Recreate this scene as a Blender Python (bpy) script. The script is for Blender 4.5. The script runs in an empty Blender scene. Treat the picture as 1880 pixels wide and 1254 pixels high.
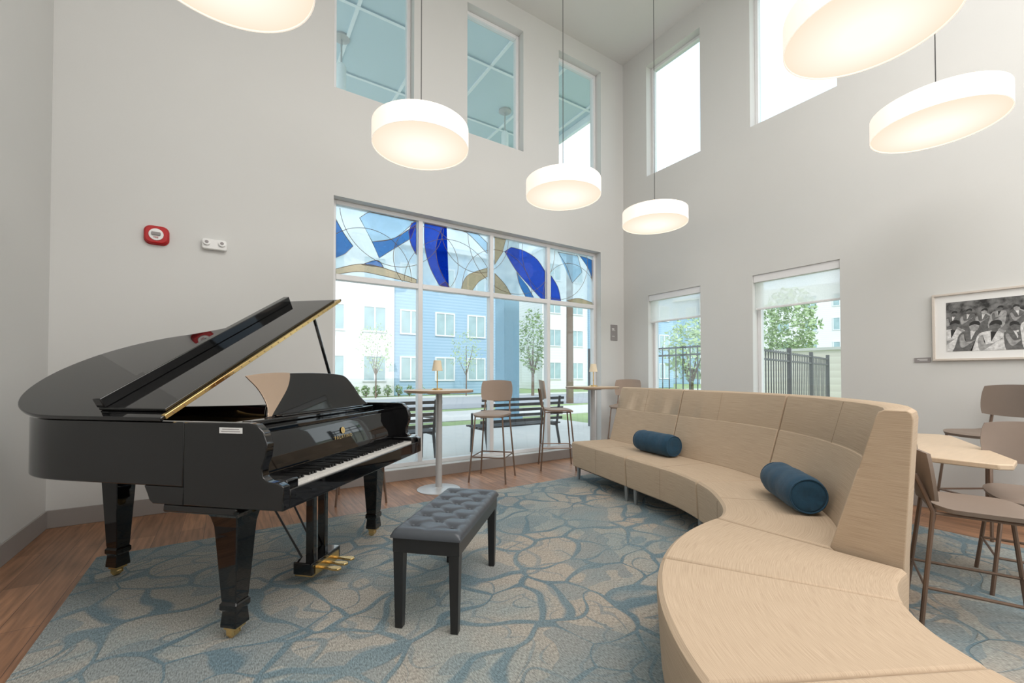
import bpy,bmesh,math,random
from mathutils import Vector,Matrix,noise as mnoise
random.seed(5)
S=bpy.context.scene; C=S.collection
try:
    S.view_settings.view_transform='Standard'
except Exception: pass
R=math.radians
# ------------------------------------------------------------ camera
CAMH=1.2; F=795.0; YAW=R(-33.15); PITCH=R(0.9)
cd=bpy.data.cameras.new('camera'); cam=bpy.data.objects.new('camera',cd); C.objects.link(cam)
cam.location=(0,0,CAMH); cam.rotation_euler=(R(90)+PITCH,0,YAW)
cd.sensor_width=36; cd.lens=36*F/1880; cd.shift_y=50/1880; cd.clip_start=.05; cd.clip_end=500
S.camera=cam
RM=cam.rotation_euler.to_matrix()
def ray(px,py): return RM@Vector(((px-940)/F,-(py-677)/F,-1))
YB=4.85; XC=5.32; XA=-1.195; HC=6.24; YK=-3.2; RT=.004
def onY(px,py,Y):
    d=ray(px,py); s=Y/d.y; return (d.x*s,CAMH+d.z*s)
def onX(px,py,X):
    d=ray(px,py); s=X/d.x; return (d.y*s,CAMH+d.z*s)
def onZ(px,py,z):
    d=ray(px,py); s=(z-CAMH)/d.z; return (d.x*s,d.y*s)
# ------------------------------------------------------------ materials
def nt(m):
    m.use_nodes=True; n=m.node_tree; n.nodes.clear(); return n
def pmat(name,col,rough=.5,metal=0,var=.06,scale=20,bump=0,bscale=None,coat=0,sheen=0,emit=None,estr=0,stretch=None,col2=None,coord='Object',ior=None):
    m=bpy.data.materials.new(name); t=nt(m); N=t.nodes; L=t.links
    o=N.new('ShaderNodeOutputMaterial'); b=N.new('ShaderNodeBsdfPrincipled'); L.new(b.outputs[0],o.inputs[0])
    b.inputs['Roughness'].default_value=rough; b.inputs['Metallic'].default_value=metal
    b.inputs['Coat Weight'].default_value=coat; b.inputs['Coat Roughness'].default_value=.02
    if ior: b.inputs['IOR'].default_value=ior
    if sheen: b.inputs['Sheen Weight'].default_value=sheen
    tc=N.new('ShaderNodeTexCoord'); mp=N.new('ShaderNodeMapping'); L.new(tc.outputs[coord],mp.inputs[0])
    if stretch: mp.inputs['Scale'].default_value=stretch
    nz=N.new('ShaderNodeTexNoise'); nz.inputs['Scale'].default_value=scale; nz.inputs['Detail'].default_value=4
    L.new(mp.outputs[0],nz.inputs['Vector'])
    mx=N.new('ShaderNodeMix'); mx.data_type='RGBA'
    c2=col2 or tuple(min(1,c*(1+var)) for c in col); c1=col if col2 else tuple(c*(1-var) for c in col)
    mx.inputs[6].default_value=(*c1,1); mx.inputs[7].default_value=(*c2,1)
    L.new(nz.outputs[0],mx.inputs[0]); L.new(mx.outputs[2],b.inputs['Base Color'])
    if col2:
        rr=N.new('ShaderNodeValToRGB'); rr.color_ramp.elements[0].position=.35; rr.color_ramp.elements[1].position=.65
        L.new(nz.outputs[0],rr.inputs[0]); L.new(rr.outputs[0],mx.inputs[0])
    if bump:
        bp=N.new('ShaderNodeBump'); bp.inputs['Strength'].default_value=bump; bp.inputs['Distance'].default_value=.004
        if bscale:
            n2=N.new('ShaderNodeTexNoise'); n2.inputs['Scale'].default_value=bscale; L.new(mp.outputs[0],n2.inputs['Vector']); L.new(n2.outputs[0],bp.inputs['Height'])
        else: L.new(nz.outputs[0],bp.inputs['Height'])
        L.new(bp.outputs[0],b.inputs['Normal'])
    if emit:
        b.inputs['Emission Color'].default_value=(*emit,1); b.inputs['Emission Strength'].default_value=estr
    return m
def glassmat(name,col,gloss=.05,milk=0,bump=0,scale=30,milkcol=(.85,.9,.92)):
    m=bpy.data.materials.new(name); t=nt(m); N=t.nodes; L=t.links
    o=N.new('ShaderNodeOutputMaterial'); tr=N.new('ShaderNodeBsdfTransparent'); tr.inputs[0].default_value=(*col,1)
    gl=N.new('ShaderNodeBsdfGlossy'); gl.inputs['Roughness'].default_value=.03
    tc=N.new('ShaderNodeTexCoord'); nz=N.new('ShaderNodeTexNoise'); nz.inputs['Scale'].default_value=scale; nz.inputs['Detail'].default_value=1; nz.inputs['Distortion'].default_value=.6
    L.new(tc.outputs['Object'],nz.inputs['Vector'])
    last=tr
    if milk:
        tl=N.new('ShaderNodeBsdfTranslucent'); tl.inputs[0].default_value=(*milkcol,1)
        mm=N.new('ShaderNodeMixShader'); rr=N.new('ShaderNodeMapRange'); rr.inputs['From Min'].default_value=.3; rr.inputs['From Max'].default_value=.7
        rr.inputs['To Min'].default_value=milk*.55; rr.inputs['To Max'].default_value=milk
        L.new(nz.outputs[0],rr.inputs[0]); L.new(rr.outputs[0],mm.inputs[0]); L.new(tr.outputs[0],mm.inputs[1]); L.new(tl.outputs[0],mm.inputs[2]); last=mm
    mx=N.new('ShaderNodeMixShader'); mx.inputs[0].default_value=gloss
    if bump:
        bp=N.new('ShaderNodeBump'); bp.inputs['Strength'].default_value=bump; bp.inputs['Distance'].default_value=.01
        L.new(nz.outputs[0],bp.inputs['Height']); L.new(bp.outputs[0],gl.inputs['Normal'])
    L.new(last.outputs[0],mx.inputs[1]); L.new(gl.outputs[0],mx.inputs[2]); L.new(mx.outputs[0],o.inputs[0])
    return m
def carpet():
    m=bpy.data.materials.new('carpet'); t=nt(m); N=t.nodes; L=t.links
    o=N.new('ShaderNodeOutputMaterial'); b=N.new('ShaderNodeBsdfPrincipled'); L.new(b.outputs[0],o.inputs[0]); b.inputs['Roughness'].default_value=.95
    tc=N.new('ShaderNodeTexCoord')
    def noise(sc,det=3,vec=None,off=None):
        n=N.new('ShaderNodeTexNoise'); n.inputs['Scale'].default_value=sc; n.inputs['Detail'].default_value=det
        v=vec or tc.outputs['Object']
        if off:
            q=N.new('ShaderNodeMapping'); L.new(v,q.inputs[0]); q.inputs['Location'].default_value=off; v=q.outputs[0]
        L.new(v,n.inputs['Vector']); return n
    def mr(src,a,b_,c,d):
        r=N.new('ShaderNodeMapRange'); L.new(src,r.inputs[0])
        for i,v in enumerate((a,b_,c,d)): r.inputs[i+1].default_value=v
        return r.outputs[0]
    def mth(op,x,y):
        n=N.new('ShaderNodeMath'); n.operation=op
        for i,v in enumerate((x,y)):
            if isinstance(v,(int,float)): n.inputs[i].default_value=v
            else: L.new(v,n.inputs[i])
        return n.outputs[0]
    def warp(amp,dsc,rot,off,sy=1.25):
        d=noise(dsc,1,off=off); sub=N.new('ShaderNodeVectorMath'); sub.operation='SUBTRACT'; L.new(d.outputs['Color'],sub.inputs[0]); sub.inputs[1].default_value=(.5,.5,.5)
        sc=N.new('ShaderNodeVectorMath'); sc.operation='SCALE'; L.new(sub.outputs[0],sc.inputs[0]); sc.inputs['Scale'].default_value=amp
        ad=N.new('ShaderNodeVectorMath'); ad.operation='ADD'; L.new(tc.outputs['Object'],ad.inputs[0]); L.new(sc.outputs[0],ad.inputs[1])
        mp=N.new('ShaderNodeMapping'); L.new(ad.outputs[0],mp.inputs[0]); mp.inputs['Scale'].default_value=(1,sy,0); mp.inputs['Rotation'].default_value=(0,0,R(rot)); mp.inputs['Location'].default_value=off
        return mp.outputs[0]
    def width(off,a,b_):
        wn=noise(2.4,1.5,off=off); return mr(wn.outputs[0],.36,.64,a,b_)
    def edge(scale,vec,w):
        v=N.new('ShaderNodeTexVoronoi'); v.feature='DISTANCE_TO_EDGE'; v.inputs['Scale'].default_value=scale; L.new(vec,v.inputs['Vector'])
        return mr(mth('DIVIDE',v.outputs['Distance'],w),.6,1.15,1,0)
    def ring(scale,vec,r,w):
        v=N.new('ShaderNodeTexVoronoi'); v.feature='F1'; v.inputs['Scale'].default_value=scale; L.new(vec,v.inputs['Vector'])
        return mr(mth('DIVIDE',mth('ABSOLUTE',mth('SUBTRACT',v.outputs['Distance'],r),0),w),.6,1.15,1,0)
    e1=edge(2.7,warp(.55,2.0,25,(0,0,0)),width((0,5,3),.015,.085))
    r1=ring(2.9,warp(.40,2.4,-30,(7,3,0)),.40,width((3,1,7),.004,.050))
    r2=ring(2.5,warp(.40,2.4,60,(2,9,0)),.47,width((8,1,2),-.02,.035))
    ln=mth('MAXIMUM',mth('MAXIMUM',e1,mth('MULTIPLY',r1,.7)),mth('MULTIPLY',r2,.5))
    big=noise(1.5,3); br=mr(big.outputs[0],.38,.60,.05,1)
    sp=N.new('ShaderNodeSeparateXYZ'); L.new(tc.outputs['Object'],sp.inputs[0]); px=mr(sp.outputs['X'],-.2,2.6,.65,.05)
    br=mth('MAXIMUM',br,px)
    base=N.new('ShaderNodeMix'); base.data_type='RGBA'; L.new(br,base.inputs[0])
    base.inputs[6].default_value=(.41,.345,.28,1); base.inputs[7].default_value=(.275,.305,.295,1)
    w=N.new('ShaderNodeMapping'); L.new(tc.outputs['Object'],w.inputs[0]); w.inputs['Scale'].default_value=(200,60,1)
    fn=N.new('ShaderNodeTexNoise'); fn.inputs['Scale'].default_value=1; fn.inputs['Detail'].default_value=1; L.new(w.outputs[0],fn.inputs['Vector'])
    bl=N.new('ShaderNodeMix'); bl.data_type='RGBA'; n3=noise(1.7,2,off=(4,4,0)); L.new(mr(n3.outputs[0],.35,.65,0,1),bl.inputs[0])
    bl.inputs[6].default_value=(.105,.175,.215,1); bl.inputs[7].default_value=(.17,.235,.26,1)
    mx=N.new('ShaderNodeMix'); mx.data_type='RGBA'; L.new(mth('MULTIPLY',ln,.9),mx.inputs[0]); L.new(base.outputs[2],mx.inputs[6]); L.new(bl.outputs[2],mx.inputs[7])
    fr=mr(fn.outputs[0],.3,.7,.66,1.34)
    vm=N.new('ShaderNodeVectorMath'); vm.operation='SCALE'; L.new(mx.outputs[2],vm.inputs[0]); L.new(fr,vm.inputs['Scale'])
    L.new(vm.outputs[0],b.inputs['Base Color'])
    hh=mth('ADD',mth('MULTIPLY',ln,-1.2),fn.outputs[0])
    bp=N.new('ShaderNodeBump'); bp.inputs['Strength'].default_value=.6; bp.inputs['Distance'].default_value=.006; L.new(hh,bp.inputs['Height']); L.new(bp.outputs[0],b.inputs['Normal'])
    return m
def planks():
    m=bpy.data.materials.new('wood_planks'); t=nt(m); N=t.nodes; L=t.links
    o=N.new('ShaderNodeOutputMaterial'); b=N.new('ShaderNodeBsdfPrincipled'); L.new(b.outputs[0],o.inputs[0]); b.inputs['Roughness'].default_value=.36
    tc=N.new('ShaderNodeTexCoord'); mp=N.new('ShaderNodeMapping'); L.new(tc.outputs['Object'],mp.inputs[0]); mp.inputs['Rotation'].default_value=(0,0,R(90))
    br=N.new('ShaderNodeTexBrick'); L.new(mp.outputs[0],br.inputs['Vector']); br.inputs['Scale'].default_value=1; br.inputs['Brick Width'].default_value=1.2; br.inputs['Row Height'].default_value=.15
    br.inputs['Mortar Size'].default_value=.0015; br.inputs['Color1'].default_value=(.40,.205,.11,1); br.inputs['Color2'].default_value=(.26,.13,.07,1); br.inputs['Mortar'].default_value=(.08,.04,.03,1)
    st=N.new('ShaderNodeMapping'); L.new(tc.outputs['Object'],st.inputs[0]); st.inputs['Scale'].default_value=(26,1.8,1)
    nz=N.new('ShaderNodeTexNoise'); L.new(st.outputs[0],nz.inputs['Vector']); nz.inputs['Scale'].default_value=1.5; nz.inputs['Detail'].default_value=6
    mr=N.new('ShaderNodeMapRange'); L.new(nz.outputs[0],mr.inputs[0]); mr.inputs['From Min'].default_value=.25; mr.inputs['From Max'].default_value=.75; mr.inputs['To Min'].default_value=.5; mr.inputs['To Max'].default_value=1.4
    vm=N.new('ShaderNodeVectorMath'); vm.operation='SCALE'; L.new(br.outputs[0],vm.inputs[0]); L.new(mr.outputs[0],vm.inputs['Scale']); L.new(vm.outputs[0],b.inputs['Base Color'])
    return m
def diffuser_mat():
    m=bpy.data.materials.new('lamp_diffuser'); t=nt(m); N=t.nodes; L=t.links
    o=N.new('ShaderNodeOutputMaterial'); e=N.new('ShaderNodeEmission'); tc=N.new('ShaderNodeTexCoord'); ln=N.new('ShaderNodeVectorMath'); ln.operation='LENGTH'
    mp=N.new('ShaderNodeMapping'); mp.inputs['Scale'].default_value=(1,1,0); L.new(tc.outputs['Object'],mp.inputs[0]); L.new(mp.outputs[0],ln.inputs[0])
    r=N.new('ShaderNodeMapRange'); L.new(ln.outputs['Value'],r.inputs[0]); r.inputs['From Min'].default_value=0; r.inputs['From Max'].default_value=.37
    cr=N.new('ShaderNodeValToRGB'); L.new(r.outputs[0],cr.inputs[0]); cr.color_ramp.elements[0].color=(1,.955,.84,1); cr.color_ramp.elements[0].position=.3
    cr.color_ramp.elements[1].color=(.88,.74,.58,1); cr.color_ramp.elements[1].position=1
    L.new(cr.outputs[0],e.inputs[0]); e.inputs[1].default_value=1.15; L.new(e.outputs[0],o.inputs[0]); return m
def siding(name,c,c2,row=.2):
    m=bpy.data.materials.new(name); t=nt(m); N=t.nodes; L=t.links
    o=N.new('ShaderNodeOutputMaterial'); b=N.new('ShaderNodeBsdfPrincipled'); L.new(b.outputs[0],o.inputs[0]); b.inputs['Roughness'].default_value=.7
    tc=N.new('ShaderNodeTexCoord'); sp=N.new('ShaderNodeSeparateXYZ'); L.new(tc.outputs['Object'],sp.inputs[0])
    d=N.new('ShaderNodeMath'); d.operation='DIVIDE'; L.new(sp.outputs['Z'],d.inputs[0]); d.inputs[1].default_value=row
    f=N.new('ShaderNodeMath'); f.operation='FRACT'; L.new(d.outputs[0],f.inputs[0])
    mx=N.new('ShaderNodeMix'); mx.data_type='RGBA'; L.new(f.outputs[0],mx.inputs[0]); mx.inputs[6].default_value=(*c2,1); mx.inputs[7].default_value=(*c,1)
    L.new(mx.outputs[2],b.inputs['Base Color']); return m
M={}
M['wall']=pmat('wall_paint',(.635,.635,.62),.75,var=.012,scale=3,bump=.05,bscale=260)
M['ceil']=pmat('ceiling_paint',(.68,.68,.665),.85,var=.01,scale=3)
M['base']=pmat('baseboard_vinyl',(.31,.285,.27),.5,var=.03)
M['frame']=pmat('white_aluminium',(.78,.78,.79),.4,var=.02)
M['glass']=glassmat('window_glass',(.95,.98,.98),.05)
M['stclear']=glassmat('textured_clear_glass',(.84,.92,.95),.04,milk=.45,bump=.1,scale=5)
M['stpale']=glassmat('pale_blue_glass',(.58,.76,.90),.04,milk=.40,bump=.1,scale=5,milkcol=(.58,.76,.9))
M['stblue']=glassmat('blue_stained_glass',(.05,.22,.55),.05,milk=.3,bump=.1,scale=8,milkcol=(.06,.26,.6))
M['stcobalt']=glassmat('cobalt_stained_glass',(.01,.08,.55),.05,milk=.3,bump=.1,scale=8,milkcol=(.015,.11,.65))
M['stamber']=glassmat('amber_stained_glass',(.70,.50,.30),.05,milk=.35,bump=.1,scale=8,milkcol=(.66,.46,.27))
M['brass']=pmat('brass',(.78,.55,.24),.24,1,var=.05)
M['lead']=pmat('copper_came',(.25,.19,.14),.4,.5,var=.1)
M['lacq']=pmat('black_lacquer',(.003,.003,.0035),.03,0,var=.05,coat=.35)
M['refltint']=pmat('reflection_tint_metal',(.80,.60,.46),.05,.9,var=.03)  # amber tint puts the warm reflection on the music desk into the colour
M['blacksatin']=pmat('black_satin',(.014,.014,.015),.28,0)
M['white_key']=pmat('ivory_key',(.80,.78,.74),.2,var=.01,coat=.4)
M['black_key']=pmat('ebony_key',(.01,.01,.01),.25)
M['felt']=pmat('red_felt',(.20,.02,.02),.9)
M['gold']=pmat('gold_plate',(.65,.42,.14),.35,.8)
M['leather']=pmat('slate_leather',(.058,.066,.078),.30,bump=.15,bscale=400)
M['fabric']=pmat('linen_fabric',(.43,.32,.22),.85,scale=1,stretch=(7.0,520,1),bump=.1,col2=(.55,.425,.305),coord='UV')
M['seam']=pmat('seam_fabric',(.32,.235,.16),.9)
M['steel']=pmat('grey_metal',(.33,.35,.37),.35,.6)
M['velvet']=pmat('blue_velvet',(.007,.047,.09),.85,var=.4,scale=40,bump=.35,bscale=30,sheen=.10)
M['tlam']=pmat('pale_wood_laminate',(.64,.50,.36),.4,var=.1,scale=3,stretch=(2,22,2))
M['tedge']=pmat('table_edge',(.30,.21,.14),.4)
M['tube']=pmat('bronze_tube',(.20,.135,.10),.35,.5)
M['shell']=pmat('taupe_plastic',(.34,.255,.20),.5,var=.03)
M['shell2']=pmat('dark_taupe_plastic',(.24,.185,.15),.5,var=.03)
M['whitemetal']=pmat('satin_grey_metal',(.50,.50,.50),.35,.3)
M['shadefab']=pmat('lamp_shade_glow',(.95,.90,.82),.7,emit=(1,.86,.73),estr=.62,var=.01)
M['diff']=diffuser_mat()
M['cord']=pmat('black_cord',(.04,.04,.04),.5)
M['cream']=pmat('cream_shade',(.72,.62,.46),.7,emit=(1,.75,.4),estr=.04)
M['red']=pmat('red_plastic',(.45,.012,.015),.3)
M['whitep']=pmat('white_plastic',(.82,.82,.81),.4,var=.01)
M['greyp']=pmat('grey_plastic',(.28,.26,.26),.5)
def sheer():
    m=bpy.data.materials.new('sheer_shade'); t=nt(m); N=t.nodes; L=t.links
    o=N.new('ShaderNodeOutputMaterial'); a=N.new('ShaderNodeBsdfTransparent'); b=N.new('ShaderNodeBsdfTranslucent'); b.inputs[0].default_value=(.97,.96,.94,1)
    tc=N.new('ShaderNodeTexCoord'); nz=N.new('ShaderNodeTexNoise'); nz.inputs['Scale'].default_value=90; L.new(tc.outputs['Object'],nz.inputs['Vector'])
    r=N.new('ShaderNodeMapRange'); L.new(nz.outputs[0],r.inputs[0]); r.inputs['To Min'].default_value=.45; r.inputs['To Max'].default_value=.55
    d=N.new('ShaderNodeBsdfDiffuse'); d.inputs[0].default_value=(.9,.9,.9,1); y=N.new('ShaderNodeMixShader'); y.inputs[0].default_value=.3; L.new(b.outputs[0],y.inputs[1]); L.new(d.outputs[0],y.inputs[2])
    x=N.new('ShaderNodeMixShader'); L.new(r.outputs[0],x.inputs[0]); L.new(a.outputs[0],x.inputs[1]); L.new(y.outputs[0],x.inputs[2]); L.new(x.outputs[0],o.inputs[0]); return m
M['sheer']=sheer()
M['carpet']=carpet(); M['planks']=planks()
M['concrete']=pmat('concrete',(.60,.59,.57),.9,scale=4)
M['asphalt']=pmat('asphalt',(.34,.35,.37),.9,scale=8)
M['grass']=pmat('grass',(.28,.37,.17),.95,var=.3,scale=6)
M['teal']=pmat('pale_teal_porch_paint',(.56,.68,.74),.6,var=.03,scale=2)
M['batten']=pmat('porch_batten',(.80,.86,.89),.6)
M['colblue']=pmat('blue_column_paint',(.27,.45,.58),.6)
M['sidblue']=siding('blue_lap_siding',(.39,.54,.68),(.28,.43,.56))
M['brickw']=siding('white_brick',(.85,.85,.84),(.76,.76,.75),.25)
M['bwin']=pmat('building_glass',(.36,.49,.51),.15,var=.4,scale=1.2)
M['leaf']=pmat('leaves',(.21,.31,.14),.8,var=.5,scale=2)
M['leaf2']=pmat('pale_leaves',(.37,.48,.26),.8,var=.4,scale=2)
M['bark']=pmat('bark',(.17,.12,.09),.9,var=.3)
M['iron']=pmat('black_iron',(.05,.05,.055),.5)
M['iron2']=pmat('weathered_fence_paint',(.13,.13,.14),.6)
M['masonry']=siding('tan_masonry',(.76,.71,.64),(.66,.6,.54),.2)
M['frosted']=pmat('frosted_glass',(.8,.85,.85),.3)
# ------------------------------------------------------------ mesh helpers
class MB:
    def __init__(s): s.bm=bmesh.new()
    def box(s,c,d,M4=None):
        r=bmesh.ops.create_cube(s.bm,size=1); 
        for v in r['verts']:
            v.co=Vector((v.co.x*d[0]+c[0],v.co.y*d[1]+c[1],v.co.z*d[2]+c[2]))
            if M4: v.co=M4@v.co
        return s
    def b2(s,x0,x1,y0,y1,z0,z1,M4=None): return s.box(((x0+x1)/2,(y0+y1)/2,(z0+z1)/2),(x1-x0,y1-y0,z1-z0),M4)
    def tube(s,pts,r,n=8,closed=False,caps=True):
        pts=[Vector(p) for p in pts]; k=len(pts); rr=r if isinstance(r,(list,tuple)) else [r]*k
        rings=[]; up=None
        for i,p in enumerate(pts):
            if closed: t=(pts[(i+1)%k]-pts[i-1]).normalized()
            elif i==0: t=(pts[1]-p).normalized()
            elif i==k-1: t=(p-pts[i-1]).normalized()
            else: t=((pts[i+1]-p).normalized()+(p-pts[i-1]).normalized()).normalized()
            if up is None:
                up=Vector((0,0,1)) if abs(t.z)<.9 else Vector((1,0,0))
            a=t.cross(up).normalized(); up=a.cross(t).normalized()
            rings.append([s.bm.verts.new(p+(a*math.cos(2*math.pi*j/n)+up*math.sin(2*math.pi*j/n))*rr[i]) for j in range(n)])
        for i in range(k if closed else k-1):
            A=rings[i];B=rings[(i+1)%k]
            for j in range(n): s.bm.faces.new((A[j],A[(j+1)%n],B[(j+1)%n],B[j]))
        if caps and not closed:
            s.bm.faces.new(rings[0]); s.bm.faces.new(rings[-1][::-1])
        return s
    def lathe(s,prof,c=(0,0,0),n=32,M4=None):
        rings=[]
        for r,z in prof:
            ring=[]
            for j in range(n):
                a=2*math.pi*(j+.5)/n
                v=Vector((c[0]+r*math.cos(a),c[1]+r*math.sin(a),c[2]+z))
                if M4: v=M4@v
                ring.append(s.bm.verts.new(v))
            rings.append(ring)
        for A,B in zip(rings,rings[1:]):
            for j in range(n): s.bm.faces.new((A[j],A[(j+1)%n],B[(j+1)%n],B[j]))
        s.bm.faces.new(rings[0][::-1]); s.bm.faces.new(rings[-1]); return s
    def prism(s,poly,z0,z1,M4=None):
        A=[];B=[]
        for x,y in poly:
            a=Vector((x,y,z0)); b=Vector((x,y,z1))
            if M4: a=M4@a;b=M4@b
            A.append(s.bm.verts.new(a));B.append(s.bm.verts.new(b))
        n=len(poly); s.bm.faces.new(A[::-1]); s.bm.faces.new(B)
        for i in range(n): s.bm.faces.new((A[i],A[(i+1)%n],B[(i+1)%n],B[i]))
        return s
    def strip(s,outer,inner,z0,z1,closed=False):
        n=len(outer); V=[[s.bm.verts.new((x,y,z)) for x,y in P] for P in (outer,inner) for z in (z0,z1)]
        o0,o1,i0,i1=V
        for k in range(n if closed else n-1):
            j=(k+1)%n
            s.bm.faces.new((o0[k],o0[j],o1[j],o1[k])); s.bm.faces.new((i0[k],i1[k],i1[j],i0[j]))
            s.bm.faces.new((o1[k],o1[j],i1[j],i1[k])); s.bm.faces.new((o0[k],i0[k],i0[j],o0[j]))
        if not closed:
            for k in (0,-1): s.bm.faces.new((o0[k],o1[k],i1[k],i0[k]))
        return s
    def ball(s,c,r,seg=12,M4=None):
        q=bmesh.ops.create_uvsphere(s.bm,u_segments=seg,v_segments=max(6,seg//2),radius=1)
        rr=r if isinstance(r,(tuple,list)) else (r,r,r)
        for v in q['verts']:
            v.co=Vector((v.co.x*rr[0]+c[0],v.co.y*rr[1]+c[1],v.co.z*rr[2]+c[2]))
            if M4: v.co=M4@v.co
        return s
    def mesh(s,name,mat):
        bmesh.ops.recalc_face_normals(s.bm,faces=s.bm.faces)
        me=bpy.data.meshes.new(name); s.bm.to_mesh(me); s.bm.free(); me.materials.append(mat); return me
def put(name,me,parent=None,loc=(0,0,0),rot=(0,0,0)):
    o=bpy.data.objects.new(name,me); C.objects.link(o); o.location=loc; o.rotation_euler=rot
    if parent: o.parent=parent
    return o
def smooth(o,ang=35):
    for p in o.data.polygons: p.use_smooth=True
    try:
        o.data.set_sharp_from_angle(angle=R(ang))
    except Exception: pass
def obj(name,mb,mat,parent=None,bevel=0,sm=True,loc=(0,0,0),rot=(0,0,0),seg=2):
    o=put(name,mb.mesh(name,mat),parent,loc,rot)
    if sm: smooth(o)
    if bevel:
        b=o.modifiers.new('bevel','BEVEL'); b.width=bevel; b.segments=seg; b.limit_method='ANGLE'; b.angle_limit=R(40)
    return o
def tag(o,label,cat,group=None):
    o['label']=label; o['category']=cat
    if group: o['group']=group
    return o
def thing(name,label,cat,loc=(0,0,0),rz=0,group=None):
    o=bpy.data.objects.new(name,None); C.objects.link(o); o.location=loc; o.rotation_euler=(0,0,rz); o.empty_display_size=.1
    return tag(o,label,cat,group)
def struct(o): o['kind']='structure'; return o
def sroot(name,loc=(0,0,0)):
    o=bpy.data.objects.new(name,None); C.objects.link(o); o.location=loc; return struct(o)
def dup(root,loc,rz,label,scale=None):
    r=root.copy(); C.objects.link(r); r.location=loc; r.rotation_euler=(0,0,rz); r['label']=label
    if scale: r.scale=scale
    for ch in list(root.children):
        c=ch.copy(); C.objects.link(c); c.parent=r
        for g in list(ch.children):
            d=g.copy(); C.objects.link(d); d.parent=c
    return r
def text(name,body,size,mat,parent,loc,rot,ext=.0006,space=1):
    cu=bpy.data.curves.new(name,'FONT'); cu.body=body; cu.size=size; cu.extrude=ext; cu.align_x='CENTER'; cu.space_character=space
    t=bpy.data.objects.new(name+'_src',cu); C.objects.link(t)
    dg=bpy.context.evaluated_depsgraph_get(); me=bpy.data.meshes.new_from_object(t.evaluated_get(dg)); bpy.data.objects.remove(t)
    me.materials.clear(); me.materials.append(mat); return put(name,me,parent,loc,rot)
def spline(P,k=8,closed=False):
    P=[Vector(p) for p in P]; out=[]; n=len(P)
    for i in range(n if closed else n-1):
        if closed: a,b,c,d=P[i-1],P[i],P[(i+1)%n],P[(i+2)%n]
        else:
            a=P[max(i-1,0)];b=P[i];c=P[i+1];d=P[min(i+2,n-1)]
        for j in range(k):
            t=j/k; out.append(.5*((2*b)+(c-a)*t+(2*a-5*b+4*c-d)*t*t+(3*b-a-3*c+d)*t**3))
    if not closed: out.append(P[-1])
    return out
def rrect(w,h,r,n=5,cx=0,cy=0):
    o=[]
    for sx,sy,a0 in((1,1,0),(-1,1,90),(-1,-1,180),(1,-1,270)):
        for j in range(n+1):
            a=R(a0+90*j/n); o.append((cx+sx*(w/2-r)+r*math.cos(a),cy+sy*(h/2-r)+r*math.sin(a)))
    return o
# ------------------------------------------------------------ room
T=.24
def wall(name,axis,pos,a0,a1,z0,z1,holes,sgn=1,mat=None):
    A=sorted({a0,a1,*[h[0] for h in holes],*[h[1] for h in holes]}); Z=sorted({z0,z1,*[h[2] for h in holes],*[h[3] for h in holes]})
    mb=MB(); e=pos+sgn*T; p0,p1=min(pos,e),max(pos,e)
    for i in range(len(A)-1):
        for j in range(len(Z)-1):
            ca=(A[i]+A[i+1])/2; cz=(Z[j]+Z[j+1])/2
            if any(h[0]<ca<h[1] and h[2]<cz<h[3] for h in holes): continue
            if axis=='y': mb.b2(A[i],A[i+1],p0,p1,Z[j],Z[j+1])
            else: mb.b2(p0,p1,A[i],A[i+1],Z[j],Z[j+1])
    bmesh.ops.remove_doubles(mb.bm,verts=mb.bm.verts,dist=1e-5)
    return struct(obj(name,mb,M['wall'],sm=False))
zcb=onY(858,243,YB)[1]; zct=onY(858,3,YB)[1]
bx0=onY(612,500,YB)[0]; bx1=onY(1103,500,YB)[0]; bz1=onY(612,358,YB)[1]; bz0=.13; bzt=onY(612,508,YB+.14)[1]
HB=[(bx0,bx1,bz0,bz1)]+[(onY(a,200,YB)[0],onY(b,200,YB)[0],zcb,zct) for a,b in((613,760),(858,961),(1026,1103))]
zl=onX(1382,506,XC)[1]
HCW=[(onX(b,a_,XC)[0],onX(a,a_,XC)[0],z0,z1) for a,b,a_,z0,z1 in((1187,1286,300,zcb-.03,zct),(1377,1537,200,zcb-.03,zct),(1190,1286,600,.75,zl),(1382,1543,600,.75,zl))]
wall('wall_front','y',YB,XA-T,XC+T,0,HC,HB)
wall('wall_right','x',XC,YK,YB,0,HC,HCW)
wall('wall_left','x',XA,YK,YB,0,HC,[],-1)
wall('wall_back','y',YK,XA-T,XC+T,0,HC,[],-1)
struct(obj('floor',MB().b2(XA-T,XC+T,YK-T,YB+T,-.2,0),M['planks'],sm=False))
struct(obj('ceiling',MB().b2(XA-T,XC+T,YK-T,YB+T,HC,HC+.2),M['ceil'],sm=False))
struct(obj('baseboard_front',MB().b2(XA,bx0,YB-.012,YB,0,.14).b2(bx0,bx1,YB-.012,YB,0,.125).b2(bx1,XC,YB-.012,YB,0,.14),M['base'],bevel=.003))
struct(obj('baseboard_left',MB().b2(XA,XA+.012,YK,YB-.012,0,.14),M['base'],bevel=.003))
struct(obj('baseboard_right',MB().b2(XC-.012,XC,YK,YB-.012,0,.14),M['base'],bevel=.003))
rug=tag(obj('area_rug',MB().b2(-.72,4.62,YK+.5,3.9,0,RT),M['carpet'],sm=False),'large rug with slate blue petal outlines on mottled beige and grey','rug')
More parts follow.
